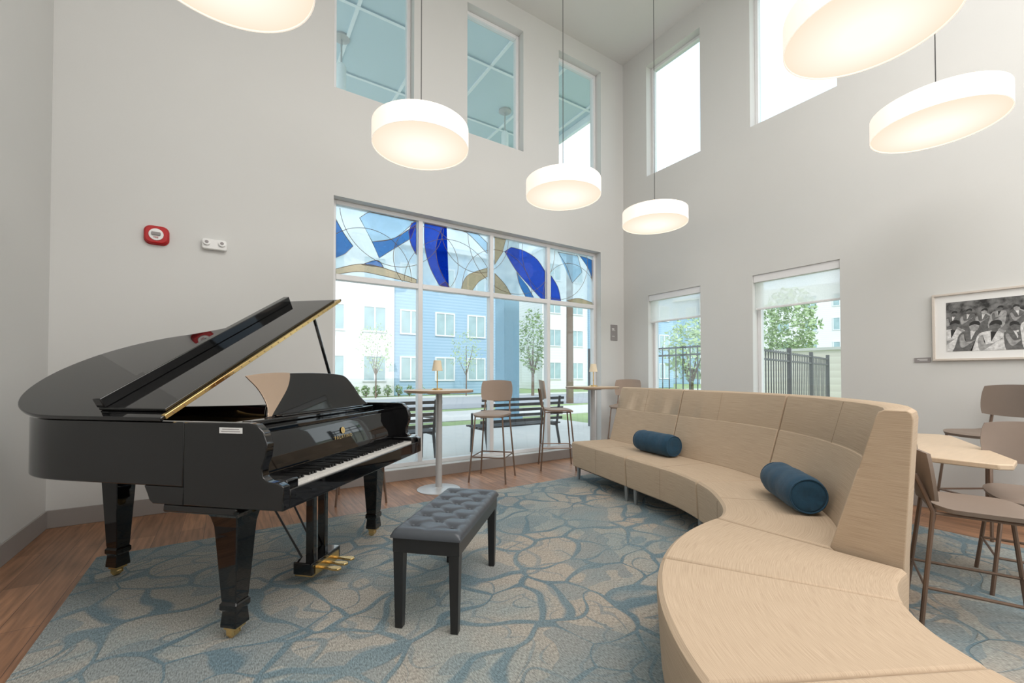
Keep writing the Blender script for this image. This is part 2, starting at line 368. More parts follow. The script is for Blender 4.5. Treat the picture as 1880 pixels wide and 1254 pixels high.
# windows
GY=YB+.15
def bars(x0,x1,z0,z1,w,axis,p,d=.05):
    mb=MB()
    for a,b,c,e in((x0,x0+w,z0,z1),(x1-w,x1,z0,z1),(x0+w,x1-w,z0,z0+w),(x0+w,x1-w,z1-w,z1)):
        if axis=='y': mb.b2(a,b,p-d/2,p+d/2,c,e)
        else: mb.b2(p-d/2,p+d/2,a,b,c,e)
    return mb
w1=sroot('window_1')
obj('window_frame',bars(bx0,bx1,bz0,bz1,.045,'y',GY,.08),M['frame'],w1,bevel=.004)
mulx=[onY(p,500,GY)[0] for p in(770,900,1004)]
for x in mulx: obj('mullion',MB().b2(x-.028,x+.028,GY-.045,GY+.045,bz0+.045,bz1-.045),M['frame'],w1,bevel=.004)
edges=[bx0+.045]+mulx+[bx1-.045]
BANDS=[
 [('stblue',[(616,402),(632,430),(648,452)],[(634,466),(616,474)]),
  ('stpale',[(660,400),(690,384),(730,388)],[(764,404),(725,437),(683,444)]),
  ('stblue',[(683,444),(725,437),(764,412)],[(754,438),(718,460),(696,474)]),
  ('stcobalt',[(764,468),(754,448),(750,426)],[(755,410),(764,403)]),
  ('stamber',[(616,494),(660,485),(700,491),(764,513)],[(764,521),(700,506),(660,499),(616,504)]),
  ('stblue',[(664,486),(692,478),(704,491)],[(684,489)])],
 [('stcobalt',[(779,398),(779,448),(788,488),(806,524)],[(824,528),(806,492),(800,458),(806,430),(820,408)]),
  ('stpale',[(829,410),(862,432),(894,466)],[(894,446),(872,426),(850,418)]),
  ('stamber',[(846,531),(858,506),(894,492)],[(894,508),(878,518),(866,535)]),
  ('stblue',[(806,524),(818,518),(826,529)],[(812,526)])],
 [('stamber',[(908,436),(928,440)],[(922,464),(908,486)]),
  ('stcobalt',[(926,462),(948,498),(974,528),(1000,556)],[(1000,498),(985,476),(962,461),(938,454)]),
  ('stamber',[(908,502),(928,524),(940,547)],[(922,545),(908,543)]),
  ('stblue',[(948,500),(954,524),(968,551)],[(980,552),(968,526)])],
 [('stcobalt',[(1011,506),(1024,528),(1030,557)],[(1011,555)]),
  ('stpale',[(1024,463),(1040,490),(1050,520)],[(1068,500),(1060,470)]),
  ('stblue',[(1064,470),(1080,494),(1087,516)],[(1087,478),(1075,473)]),
  ('stamber',[(1040,552),(1062,548),(1087,556)],[(1087,564),(1050,560)])]]
CIRC=[(1.30,2.35,.52),(1.62,3.10,.62),(2.02,2.60,.42),(2.35,2.30,.62),(2.70,3.05,.50),(3.05,2.35,.55),(3.30,3.05,.72),(4.05,2.95,.62),(4.35,2.35,.55)]
for i in range(4):
    a=edges[i]+(.028 if i else 0); b=edges[i+1]-(.028 if i<3 else 0)
    obj('transom',MB().b2(a,b,GY-.045,GY+.045,bzt-.03,bzt+.03),M['frame'],w1,bevel=.004)
    obj('glass_pane',MB().b2(a,b,GY-.004,GY+.004,bz0+.045,bzt-.03),M['glass'],w1,sm=False)
    sp=obj('stained_glass_panel',MB().b2(a,b,GY-.001,GY+.001,bzt+.03,bz1-.045),M['stclear'],w1,sm=False)
    sp['label']='textured clear glass panel with coloured pieces'
    rx=(a+.004,b-.004); rz=(bzt+.034,bz1-.049)
    cl=lambda p:(min(max(p[0],rx[0]),rx[1]),min(max(p[1],rz[0]),rz[1]))
    came=MB()
    def sm3(pts):
        if len(pts)<3: return [cl(onY(x,y,GY)) for x,y in pts]
        return [cl((v.x,v.y)) for v in spline([(*onY(x,y,GY),0) for x,y in pts],6)]
    for kk,(mk,A1,A2) in enumerate(BANDS[i]):
        poly=sm3(A1)+sm3(A2)
        mb=MB(); mb.bm.faces.new([mb.bm.verts.new((x,GY-.003-.0003*kk,z)) for x,z in poly])
        bmesh.ops.triangulate(mb.bm,faces=mb.bm.faces)
        obj('stained_glass_piece',mb,M[mk],sp,sm=False)
        came.tube([(x,GY-.006,z) for x,z in poly],.0034,6,closed=True)
    for cx,cz,r in CIRC:
        run=[]
        for k in range(145):
            an=2*math.pi*k/144-.3; p=(cx+r*math.cos(an),cz+r*math.sin(an)); ins=rx[0]<=p[0]<=rx[1] and rz[0]<=p[1]<=rz[1]
            if ins: run.append((p[0],GY-.006,p[1]))
            if (not ins or k==144) and run:
                if len(run)>2: came.tube(run,.003,6)
                run=[]
    obj('came',came,M['lead'],sp)
for n,(a,b,z0,z1) in enumerate(HB[1:],2):
    w=sroot('window_%d'%n); obj('window_frame',bars(a,b,z0,z1,.045,'y',GY,.07),M['frame'],w,bevel=.004)
    obj('glass_pane',MB().b2(a+.045,b-.045,GY-.004,GY+.004,z0+.045,z1-.045),M['glass'],w,sm=False)
GX=XC+.15
for n,(a,b,z0,z1) in enumerate(HCW,5):
    w=sroot('window_%d'%n); obj('window_frame',bars(a,b,z0,z1,.04,'x',GX,.07),M['frame'],w,bevel=.004)
    obj('glass_pane',MB().b2(GX-.004,GX+.004,a+.04,b-.04,z0+.04,z1-.04),M['glass'],w,sm=False)
    if n>=7:
        s=thing('roller_shade',['white roller shade pulled a little down in the window nearest the room corner','white roller shade pulled a little down in the window nearer the framed photograph'][n-7],'roller shade',(XC+.05,(a+b)/2,z1-.088),0,'roller shades on the two lower right windows'); hw=(b-a)/2-.004
        obj('valance',MB().b2(-.035,.045,-hw,hw,0,.088),M['frame'],s,bevel=.003)
        zz=onX(1382,566,XC)[1]-(z1-.09)
        obj('shade_fabric',MB().b2(.0,.0015,-hw+.01,hw-.01,zz,0),M['sheer'],s,sm=False)
        obj('bottom_rail',MB().b2(-.008,.01,-hw+.01,hw-.01,zz-.025,zz),M['frame'],s,bevel=.004)
# ------------------------------------------------------------ wall devices
def onwall(name,label,cat,px,py): x,z=onY(px,py,YB); return thing(name,label,cat,(x,YB,z))
a=onwall('fire_alarm','red square fire alarm strobe on the wall above the piano','fire alarm',288,433)
MY=Matrix.Rotation(R(90),4,'X')
obj('back_plate',MB().prism(rrect(.175,.165,.05),-.004,.012,MY),M['red'],a)
obj('housing',MB().prism(rrect(.165,.155,.05),.012,.045,MY),M['red'],a,bevel=.012)
obj('strobe_lens',MB().lathe([(.001,.044),(.052,.044),(.05,.052),(.001,.056)],n=28,M4=MY),M['whitep'],a)
obj('strobe_lamp',MB().prism(rrect(.062,.03,.006,cy=.004),.052,.064,MY),M['greyp'],a,bevel=.003)
text('lettering','FIRE',.018,M['red'],a,(0,-.0565,-.033),(R(90),0,0))
a=onwall('emergency_light','white twin head emergency light on the wall beside the red alarm','emergency light',394,451)
obj('housing',MB().prism(rrect(.19,.095,.02),-.004,.045,MY),M['whitep'],a,bevel=.008)
for sx in(-1,1):
    Q=Matrix.Translation((sx*.058,-.04,.008))@Matrix.Rotation(R(75),4,'X')
    h=obj('lamp_head',MB().lathe([(.01,.0),(.026,.0),(.028,.016),(.022,.020)],n=24,M4=Q),M['whitep'],a)
    obj('lens',MB().lathe([(.001,.0),(.015,.0),(.001,.003)],n=24,M4=Q@Matrix.Translation((0,0,.020))),M['greyp'],h)
a=onwall('room_sign','small grey plaque on the wall between tall window and corner','sign',1127,611)
obj('plate',MB().prism(rrect(.15,.25,.006),-.004,.008,MY),M['greyp'],a,bevel=.002)
for q in((-.05,.0,.05,.066),(-.05,.02,.03,.036),(-.05,.01,-.06,-.054)): obj('lettering',MB().b2(q[0],q[1],-.0092,-.0085,q[2],q[3]),M['whitep'],a,sm=False)
y,z=onX(1694,661,XC); a=thing('caption_plate','tiny grey caption plate beside the framed photograph','sign',(XC,y,z))
obj('plate',MB().b2(-.008,.004,-.055,.055,-.022,.022),M['greyp'],a,bevel=.001)
obj('lettering',MB().b2(-.0088,-.008,-.035,.035,.003,.007),M['whitep'],a,sm=False); obj('lettering',MB().b2(-.0088,-.008,-.035,.02,-.007,-.004),M['whitep'],a,sm=False)
y0,z1=onX(1712,543,XC); _,z0=onX(1712,663,XC); W=.88
a=thing('framed_photograph','framed black and white photograph of a band of musicians','picture',(XC,y0-W/2,(z0+z1)/2)); H=z1-z0
mb=MB(); 
for q in((-W/2,W/2,H/2-.018,H/2),(-W/2,W/2,-H/2,-H/2+.018),(-W/2,-W/2+.018,-H/2+.018,H/2-.018),(W/2-.018,W/2,-H/2+.018,H/2-.018)): mb.b2(-.03,.001,*q)
obj('frame',mb,pmat('pale_frame',(.62,.56,.50),.4),a,bevel=.002)
obj('mat_board',MB().b2(-.012,0,-W/2+.018,W/2-.018,-H/2+.018,H/2-.018),M['whitep'],a)
pw,ph=W/2-.09,H/2-.08
pr=obj('print',MB().b2(-.0135,-.012,-pw,pw,-ph,ph),pmat('photo_dark',(.02,.02,.02),.6,scale=22,col2=(.20,.20,.20)),a,sm=False)
gm=[pmat('photo_grey%d'%i,(v*.6,v*.6,v*.6),.6,scale=45,col2=(v,v,v)) for i,v in enumerate((.80,.42,.16,.03))]
lay=[0]
def shape(P,g,sm=True):
    if sm: P=[(v.x,v.y) for v in spline([(x,y,0) for x,y in P],3,True)]
    P=[(max(-pw,min(pw,x)),max(-ph,min(ph,y))) for x,y in P]
    lay[0]+=1; m=MB(); m.bm.faces.new([m.bm.verts.new((-.0137-lay[0]*.00001,-x,y)) for x,y in P]); bmesh.ops.triangulate(m.bm,faces=m.bm.faces); obj('printed_figure',m,gm[g],pr,sm=False)
def ell(cx,cy,rx,ry,g): shape([(cx+rx*math.cos(t*math.pi/4),cy+ry*math.sin(t*math.pi/4)) for t in range(8)],g)
def man(cx,cy,s,suit,face=1,horn=1,lean=0):
    T2=lambda L3:[(cx+(x+lean*y)*s,cy+y*s) for x,y in L3]
    shape(T2([(-.09,-.34),(-.10,-.14),(-.085,-.055),(-.03,-.035),(.03,-.035),(.085,-.055),(.10,-.14),(.09,-.34)]),suit)
    shape(T2([(-.02,-.04),(.02,-.04),(.0,-.13)]),0 if suit>1 else 3,False)
    ell(cx,cy,.034*s,.045*s,face); shape(T2([(-.036,.01),(-.03,.045),(0,.058),(.03,.045),(.036,.01),(0,.025)]),3)
    shape(T2([(-.085,-.10),(-.06,-.07),(-.03,-.15),(.05,-.12),(.06,-.10),(-.02,-.19),(-.06,-.20)]),suit+1 if suit<2 else 1)
    if horn==1: shape(T2([(.02,-.03),(.10,-.10),(.135,-.155),(.15,-.11),(.11,-.08),(.03,-.015)]),1,False)
    if horn==2: shape(T2([(.0,-.06),(.02,-.16),(.05,-.24),(.10,-.23),(.12,-.14),(.09,-.16),(.075,-.20),(.05,-.17),(.02,-.06)]),2,False)
for x,y,s,u,f,h in((-.30,.11,.5,2,2,0),(-.21,.12,.5,2,2,0),(-.12,.11,.5,2,1,1),(-.03,.125,.45,1,2,0),(.06,.12,.5,2,1,1),(.30,.11,.55,2,2,1),(-.30,.01,.85,0,2,1),(-.18,-.01,.85,2,1,0),(-.06,-.02,.95,0,2,1),(.05,-.03,.75,2,2,2),(.17,.055,1.1,0,2,2),(.30,.0,.85,1,1,0)): man(x,y,s,u,f,h,.18 if x<0 else -.14)
# ------------------------------------------------------------ pendant lamps
LZ=3.03
def pendant(px,py,label,first=None):
    x,y=onZ(px,py,LZ)
    if first: return dup(first,(x,y,LZ),0,label)
    t=thing('pendant_lamp',label,'pendant lamp',(x,y,LZ),0,'drum pendant lamps')
    r=.38; CC=[2*math.pi*k/72 for k in range(72)]
    obj('drum_shade',MB().strip([(r*math.cos(a),r*math.sin(a)) for a in CC],[((r-.006)*math.cos(a),(r-.006)*math.sin(a)) for a in CC],0,.155,True),M['shadefab'],t)
    d=MB(); d.lathe([(.001,-.014),(.25,-.012),(.34,-.004),(.374,.008),(.372,.012),(.001,.013)],n=64); obj('diffuser',d,M['diff'],t)
    obj('top_disc',MB().lathe([(.001,.14),(.372,.14),(.372,.146),(.001,.147)],n=48),M['shadefab'],t)
    obj('cord',MB().tube([(0,0,.14),(0,0,HC-LZ-.03)],.0035,8),M['cord'],t)
    obj('ceiling_canopy',MB().lathe([(.001,HC-LZ-.03),(.06,HC-LZ-.03),(.065,HC-LZ-.02),(.065,HC-LZ),(.001,HC-LZ)],n=24),M['whitep'],t)
    return t
p1=pendant(408,-62,'drum pendant lamp cut by the top edge above the piano tail')
for px,py,l in((773,272,'drum pendant lamp over the piano keyboard and bench side of the window'),(1034,361,'drum pendant lamp just left of the room corner, under the narrow window'),(1202,412,'smallest drum pendant lamp, hanging in the room corner'),(1592,57,'largest drum pendant lamp, cut by the top edge above the sofa'),(1719,234,'drum pendant lamp above the framed photograph')): pendant(px,py,l,p1)
# ------------------------------------------------------------ piano
PA=math.atan2(.724,.69)
pn=thing('grand_piano','glossy black baby grand piano with its lid propped open','piano',(.195,2.065,RT),PA)
K=M['lacq']
outl=[(0,.5),(0,.9),(0,1.2),(.02,1.36),(.08,1.51),(.18,1.63),(.31,1.705),(.45,1.73),(.60,1.695),(.73,1.60),(.83,1.46),(.90,1.29),(1.0,1.11),(1.14,.98),(1.29,.89),(1.42,.78),(1.485,.64),(1.5,.5)]
rim=[(v.x,v.y) for v in spline([(x,y,0) for x,y in outl],4)]
def inset(P,d):
    o=[]
    for i,p in enumerate(P):
        a=Vector(P[max(i-1,0)]);b=Vector(P[min(i+1,len(P)-1)]); t=(b-a).normalized(); o.append((p[0]+t.y*d,p[1]-t.x*d))
    return o
inn=inset(rim,.045)
obj('rim',MB().strip(rim,inn,.70,.99),K,pn,bevel=.006)
obj('soundboard',MB().prism(inn,.72,.74),pmat('spruce',(.45,.28,.13),.5),pn,sm=False)
obj('string_plate',MB().prism(inset(rim,.05),.86,.872),M['gold'],pn,sm=False)
obj('felt_strip',MB().b2(.10,1.40,.60,.66,.872,.94),M['felt'],pn,bevel=.005)
for i in range(36): obj('string',MB().tube([(.12+i*.034,.66,.895),(.20+i*.018,.95+.55*(1-i/40),.895)],.0015,4),M['brass'],pn)
prof=[(0,.62),(0,.725),(.03,.738),(.075,.742),(.10,.76),(.105,.80),(.085,.85),(.08,.90),(.10,.955),(.135,.985),(.17,.99),(.5,.99),(.5,.70),(.5,.62)]
MYZ=Matrix(((0,0,1,0),(1,0,0,0),(0,1,0,0),(0,0,0,1)))
for x in(0,1.455): obj('case_arm',MB().prism(prof,x,x+.045,MYZ),K,pn,bevel=.005)
obj('case_skirt',MB().prism([(.5,.62),(.66,.62),(.68,.635),(.69,.66),(.71,.70),(.5,.70)],0,.045,MYZ),K,pn,bevel=.004)
obj('keybed',MB().b2(.045,1.455,.012,.72,.62,.665),K,pn,bevel=.004)
obj('key_slip',MB().b2(.045,1.455,0,.018,.62,.703),K,pn,bevel=.004)
for x in(.045,1.375): obj('key_block',MB().b2(x,x+.08,.018,.17,.665,.742),K,pn,bevel=.008)
wk=MB().b2(0,.0226,0,.150,-.016,0).mesh('white_key',M['white_key'])
bk=MB().prism([(0,0),(.0125,0),(.011,.013),(.0015,.013)],0,.108,Matrix(((1,0,0,0),(0,0,1,0),(0,1,0,0),(0,0,0,1)))).mesh('black_key',M['black_key'])
n52=52; kw=1.25/n52
for i in range(n52):
    o=put('white_key',wk,pn,(.125+i*kw,.024,.713))
    if i<51 and (i%7) in (0,2,3,5,6): put('black_key',bk,pn,(.125+(i+1)*kw-.0065,.066,.7132))
fb=obj('fallboard',MB().prism([(.178,.70),(.172,.72),(.176,.76),(.20,.90),(.21,.93),(.235,.93),(.235,.70)],.045,1.455,MYZ),K,pn,bevel=.004)
text('brand_lettering','PALATINO',.028,M['brass'],fb,(.75,.1825,.822),(R(80),0,0),space=1.5)
e=MB(); e.lathe([(.016,0),(.020,0),(.020,.001),(.016,.001)],n=24,M4=Matrix.Translation((.75,.1895,.868))@Matrix.Rotation(R(80),4,'X')); e.b2(-.003,.003,-.011,.011,0,.001,Matrix.Translation((.75,.1885,.868))@Matrix.Rotation(R(80),4,'X')@Matrix.Rotation(R(30),4,'Z'))
obj('emblem',e,M['brass'],fb)
obj('case_shelf',MB().b2(.045,1.455,.21,.58,.93,.95),K,pn,bevel=.004)
obj('desk_rail',MB().b2(.20,1.38,.33,.39,.95,.975),K,pn,bevel=.006)
MD=Matrix.Translation((0,.40,.975))@Matrix.Rotation(R(74),4,'X')
dk=[(.37,0),(.40,.06),(.47,.12),(.55,.17),(.60,.22),(.61,.240),(.75,.245),(.90,.245),(1.06,.240),(1.18,.228),(1.24,.19),(1.29,.13),(1.34,.06),(1.42,0)]
dkp=[(v.x,v.y) for v in spline([(x,y,0) for x,y in dk],3)]
obj('music_desk',MB().prism(dkp,-.009,.009,MD),K,pn,bevel=.004)
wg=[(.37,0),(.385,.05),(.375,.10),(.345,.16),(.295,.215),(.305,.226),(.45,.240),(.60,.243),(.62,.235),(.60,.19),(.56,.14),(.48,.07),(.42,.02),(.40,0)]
obj('desk_reflection_panel',MB().prism([(v.x,v.y) for v in spline([(x,y,0) for x,y in wg],3)],.010,.016,MD),M['refltint'],pn,bevel=.002)['label']='added amber metal panel imitating a bright reflection on the music desk'  # added panel, stands in for a reflection on the black desk
obj('music_ledge',MB().b2(.42,1.25,.335,.40,.975,.985),K,pn,bevel=.004)
AL=R(29); ML=Matrix.Translation((-.01,0,1.0))@Matrix.Rotation(-AL,4,'Y')
lo=inset(rim,-.018); lp=[(lo[0][0],.585)]+[p for p in lo if p[1]>.6]+[(1.525,.585)]
lp=[(x*1.03,y) for x,y in lp]
lid=obj('lid',MB().prism(lp,0,.02,ML),K,pn,bevel=.005)
flap=obj('folded_front_lid',MB().b2(.03,1.50,.60,.97,.022,.036,ML),K,pn,bevel=.003)
obj('lid_lip',MB().b2(.03,1.46,.93,.975,.036,.085,ML),K,flap,bevel=.004)
hinge=obj('brass_hinge',MB().b2(.0,1.545,.577,.598,.002,.023,ML),M['brass'],pn,bevel=.002); hinge['label']='long brass hinge'
scm=MB().ball((0,0,0),.0032,8).mesh('hinge_screw',M['lead'])
for i in range(24): put('hinge_screw',scm,hinge,ML@Vector((.04+i*.063,.576,.012)))
obj('lid_prop',MB().tube([(1.40,.62,.93),Vector(ML@Vector((1.38,.72,0)))],.011,8),K,pn)
st_=obj('sticker',MB().b2(-.0015,0,.20,.315,.945,.970),M['whitep'],pn,sm=False); st_['label']='small white sticker'
obj('lettering',MB().b2(-.0020,-.0015,.215,.30,.961,.964),M['greyp'],st_,sm=False); obj('lettering',MB().b2(-.0020,-.0015,.21,.305,.952,.955),M['greyp'],st_,sm=False)
def leg(x,y,zt):
    m=MB(); q=math.sqrt(2)
    m.lathe([(.086*q,zt),(.086*q,zt-.03),(.070*q,zt-.055),(.060*q,zt-.10),(.057*q,zt-.14),(.039*q,.185),(.037*q,.172),(.044*q,.162),(.044*q,.14),(.036*q,.128),(.041*q,.07),(.041*q,.058)],(x,y,0),4)
    l=obj('leg',m,K,pn,bevel=.004,sm=False)
    c=MB(); c.b2(x-.03,x+.03,y-.03,y+.03,.045,.06).b2(x-.022,x-.016,y-.012,y+.025,.015,.05).b2(x+.016,x+.022,y-.012,y+.025,.015,.05)
    obj('caster_fork',c,M['brass'],l)
    obj('caster_wheel',MB().lathe([(.001,-.014),(.022,-.014),(.022,.014),(.001,.014)],n=20,M4=Matrix.Translation((x,y+.01,.022))@Matrix.Rotation(R(90),4,'Y')),M['brass'],l)
leg(.11,.33,.62); leg(1.39,.33,.62); leg(.516,1.52,.72)
for x in (.11,1.39): obj('leg_block',MB().b2(x-.10,x+.12 if x<1 else x+.06,.24,.62,.58,.62),K,pn,bevel=.01)
lx=.72
ly=MB(); ly.b2(lx-.10,lx+.10,.28,.38,.56,.62)
lyre=obj('pedal_lyre',ly,K,pn,bevel=.006)
for s in(-1,1): obj('lyre_post',MB().b2(lx+s*.055-.018,lx+s*.055+.018,.31,.36,.13,.56),K,lyre,bevel=.006)
obj('pedal_box',MB().b2(lx-.14,lx+.14,.27,.39,.065,.135),K,lyre,bevel=.006)
obj('brass_plate',MB().b2(lx-.115,lx+.115,.265,.27,.072,.115),M['brass'],lyre); obj('brass_base',MB().b2(lx-.13,lx+.13,.275,.385,.055,.065),M['brass'],lyre)
for s in(-1,0,1): obj('pedal',MB().prism([(lx+s*.07+a,b) for a,b in((-.011,.28),(-.011,.22),(-.022,.18),(-.02,.145),(0,.132),(.02,.145),(.022,.18),(.011,.22),(.011,.28))],.082,.094),M['brass'],lyre,bevel=.003)
for s in(-1,1): obj('lyre_rod',MB().tube([(lx+s*.06,.385,.12),(lx+s*.09,.70,.63)],.006,8),M['blacksatin'],lyre)
# ------------------------------------------------------------ piano bench
be=thing('piano_bench','black piano bench with tufted leather seat','bench',(1.045,2.205,RT),R(46))
L_,D_=.80,.345
for sx in(-1,1):
    for sy in(-1,1):
        m=MB(); x=sx*(L_/2-.035); y=sy*(D_/2-.035)
        m.lathe([(.018*1.414,0),(.026*1.414,.41)],(x,y,0),4); obj('leg',m,M['blacksatin'],be,bevel=.003,sm=False)
obj('apron',MB().b2(-L_/2+.008,L_/2-.008,-D_/2+.008,D_/2-.008,.36,.43),M['blacksatin'],be,bevel=.004)
pad=MB(); nx,ny=96,44; G=[]; btn=[]
for r_ in range(3):
    nb=5 if r_!=1 else 4
    for k in range(nb): btn.append(((k-(nb-1)/2)*.15,(r_-1)*.10))
for j in range(ny+1):
    row=[]
    for i in range(nx+1):
        x=-L_/2+L_*i/nx; y=-D_/2+D_*j/ny
        e1=min(1,(L_/2-abs(x))/.035); e2=min(1,(D_/2-abs(y))/.035)
        hgt=.012+.03*math.sqrt(max(0,1-(1-e1)**2))*math.sqrt(max(0,1-(1-e2)**2))
        dip=sum(math.exp(-((x-bx)**2+(y-by)**2)/.0009) for bx,by in btn)
        u=((x/.15)+(y/.20)+.5)%1; v=((x/.15)-(y/.20)+.5)%1; q=min(u,1-u,v,1-v)
        ins=min(1,max(0,(D_/2-abs(y))/.07))*min(1,max(0,(L_/2-abs(x))/.08))
        hgt-=.016*min(1,dip)+.007*math.exp(-(q/.10)**2)*ins
        row.append(pad.bm.verts.new((x,y,.43+hgt)))
    G.append(row)
for j in range(ny):
    for i in range(nx): pad.bm.faces.new((G[j][i],G[j][i+1],G[j+1][i+1],G[j+1][i]))
bd=G[0]+[G[j][nx] for j in range(1,ny+1)]+[G[ny][i] for i in range(nx-1,-1,-1)]+[G[j][0] for j in range(ny-1,0,-1)]
bb=[pad.bm.verts.new((v.co.x,v.co.y,.43)) for v in bd]
for i in range(len(bd)): pad.bm.faces.new((bd[i],bb[i],bb[(i+1)%len(bb)],bd[(i+1)%len(bd)]))
pad.bm.faces.new(bb)
cush=obj('cushion',pad,M['leather'],be)
bm_=MB().ball((0,0,0),(.009,.009,.005),10).mesh('button',M['leather'])
for bx,by in btn: put('button',bm_,cush,(bx,by,.459))
# ------------------------------------------------------------ sofa
OS=Vector((2.7,1.9,0))
conc=spline([(3.33,3.84,0),(3.20,3.22,0),(3.07,2.64,0),(2.94,2.12,0),(2.66,1.67,0),(2.20,1.37,0),(1.7,1.64,0)],14)[:14*5+1]
KC=Vector((2.2,0)); RO=1.37
conv=[Vector((KC.x+RO*math.cos(R(a)),KC.y+RO*math.sin(R(a)),0)) for a in [90+95*i/60 for i in range(61)]]
path=conc+conv[1:]; sl=[0]
for a,b in zip(path,path[1:]): sl.append(sl[-1]+(b-a).length)
def Ps(s):
    s=max(0,min(sl[-1]-1e-6,s)); i=max(k for k in range(len(sl)-1) if sl[k]<=s); return path[i].lerp(path[i+1],(s-sl[i])/(sl[i+1]-sl[i]))
def at(s):
    e=.04; t=(Ps(s+e)-Ps(s-e)).normalized(); return Ps(s),Vector((-t.y,t.x,0))
S_end=sl[70]
def sweep(name,s0,s1,prof,mat,parent,bevel=.012):
    n=max(6,int((s1-s0)/.05)); bm=bmesh.new(); uv=bm.loops.layers.uv.new('UVMap'); rings=[]; per=[0]
    for a,b in zip(prof,prof[1:]+prof[:1]): per.append(per[-1]+math.dist(a,b))
    for i in range(n+1):
        s=s0+(s1-s0)*i/n; p,N=at(s); rings.append([(bm.verts.new(p+N*o+Vector((0,0,z))-OS),s) for o,z in prof])
    k=len(prof)
    for i in range(n):
        for j in range(k):
            q=(rings[i][j],rings[i][(j+1)%k],rings[i+1][(j+1)%k],rings[i+1][j]); f=bm.faces.new([v for v,_ in q])
            for lp_,(v,s),pv in zip(f.loops,q,(per[j],per[j+1],per[j+1],per[j])): lp_[uv].uv=(s,pv)
    for r in(rings[0],rings[-1]):
        f=bm.faces.new([v for v,_ in r])
        for lp_,(o,z) in zip(f.loops,prof): lp_[uv].uv=(o,z)
    bmesh.ops.recalc_face_normals(bm,faces=bm.faces); me=bpy.data.meshes.new(name); bm.to_mesh(me); bm.free(); me.materials.append(mat)
    o=put(name,me,parent); smooth(o,30)
    if bevel:
        b=o.modifiers.new('bevel','BEVEL'); b.width=bevel; b.segments=3; b.limit_method='ANGLE'; b.angle_limit=R(50)
    return o
sofa=thing('curved_sofa','long serpentine beige sofa with tall curved back and backless end','sofa',OS+Vector((0,0,RT)))
zs=.432
def seatprof(w): return [(.015,.15),(0,zs-.03),(.004,zs-.012),(.02,zs),(w-.02,zs),(w-.004,zs-.012),(w,zs-.03),(w,.15)]
backprof=[(.545,.15),(.545,zs-.02),(.52,zs+.0),(.535,zs+.05),(.623,.795),(.629,.80),(.628,.805),(.685,1.02),(.695,1.045),(.715,1.055),(.785,1.055),(.80,1.045),(.805,1.02),(.772,zs),(.765,.15)]
c1=S_end*.36; c2=S_end*.70
cuts=[0,c1,c2,S_end]
for a,b in zip(cuts,cuts[1:]):
    sweep('seat',a+.004,b-.004,seatprof(.545),M['fabric'],sofa); sweep('backrest',a+.006,b-.006,backprof,M['fabric'],sofa,.014)
arc=lambda deg:S_end+RO*R(deg)
oc=[S_end,arc(29),arc(62),arc(95)-.01]
for a,b in zip(oc,oc[1:]): sweep('backless_seat',a+.004,b-.004,seatprof(.79),M['fabric'],sofa)
for s in [(cuts[i]+cuts[i+1])/2 for i in range(3)]:
    p,N=at(s); obj('seam',MB().tube([p+N*.0+Vector((0,0,.17))-OS,p-N*.001+Vector((0,0,zs-.025))-OS,p+N*.02+Vector((0,0,zs))-OS,p+N*.53+Vector((0,0,zs))-OS,p+N*.623+Vector((0,0,.79))-OS,p+N*.69+Vector((0,0,1.04))-OS],.0012,6),M['seam'],sofa)
sweep('plinth',.03,sl[-1]-.04,[(.06,.13),(.06,.15),(.50,.15),(.50,.13)],M['blacksatin'],sofa,0)
for s in [.05,c1-.07,c1+.07,c2-.06,c2+.06,S_end-.06,S_end+.08,arc(29)-.07,arc(29)+.07,arc(62)-.06,arc(62)+.06,arc(93)]:
    for o in(.07,.70):
        p,N=at(s); q=p+N*o-OS; obj('leg',MB().lathe([(.014,0),(.016,.01),(.022,.15)],(q.x,q.y,0),16),M['steel'],sofa)
def bolster(c,ang,label,sd):
    t=thing('bolster_pillow',label,'pillow',c,ang,'navy bolster pillows'); r=.104; h=.24
    P=[(.001,-h+.012),(.04,-h+.006),(.075,-h+.002),(.094,-h+.012),(r-.004,-h+.03)]+[(r+.0015*math.sin(k*1.3+sd),-h+.05+(2*h-.10)*k/14) for k in range(15)]+[(r-.004,h-.03),(.094,h-.012),(.075,h-.002),(.04,h-.006),(.001,h-.012)]
    Q=Matrix.Translation((0,0,r))@Matrix.Rotation(R(90),4,'Y')
    mb=MB().lathe(P,n=48,M4=Q)
    for v in mb.bm.verts:
        d=Vector((0,v.co.y,v.co.z-r)); n=mnoise.noise(v.co*10+Vector((sd*3,0,0)))*.005
        if d.length>.03 and v.co.z>.03: v.co+=d.normalized()*n
    b=obj('cover',mb,M['velvet'],t)
    for s in(-1,1): obj('piping',MB().tube([Q@Vector((.091*math.cos(a),.091*math.sin(a),s*(h-.006))) for a in [2*math.pi*k/32 for k in range(32)]],.005,6,closed=True),M['velvet'],b)
    return t
bolster((3.50,2.78,zs+RT+.003),R(80),'navy velvet bolster lying at the far end of the sofa seat',1)
bolster((2.81,1.26,zs+RT+.003),R(44),'navy velvet bolster leaning near the open end of the sofa back',4)
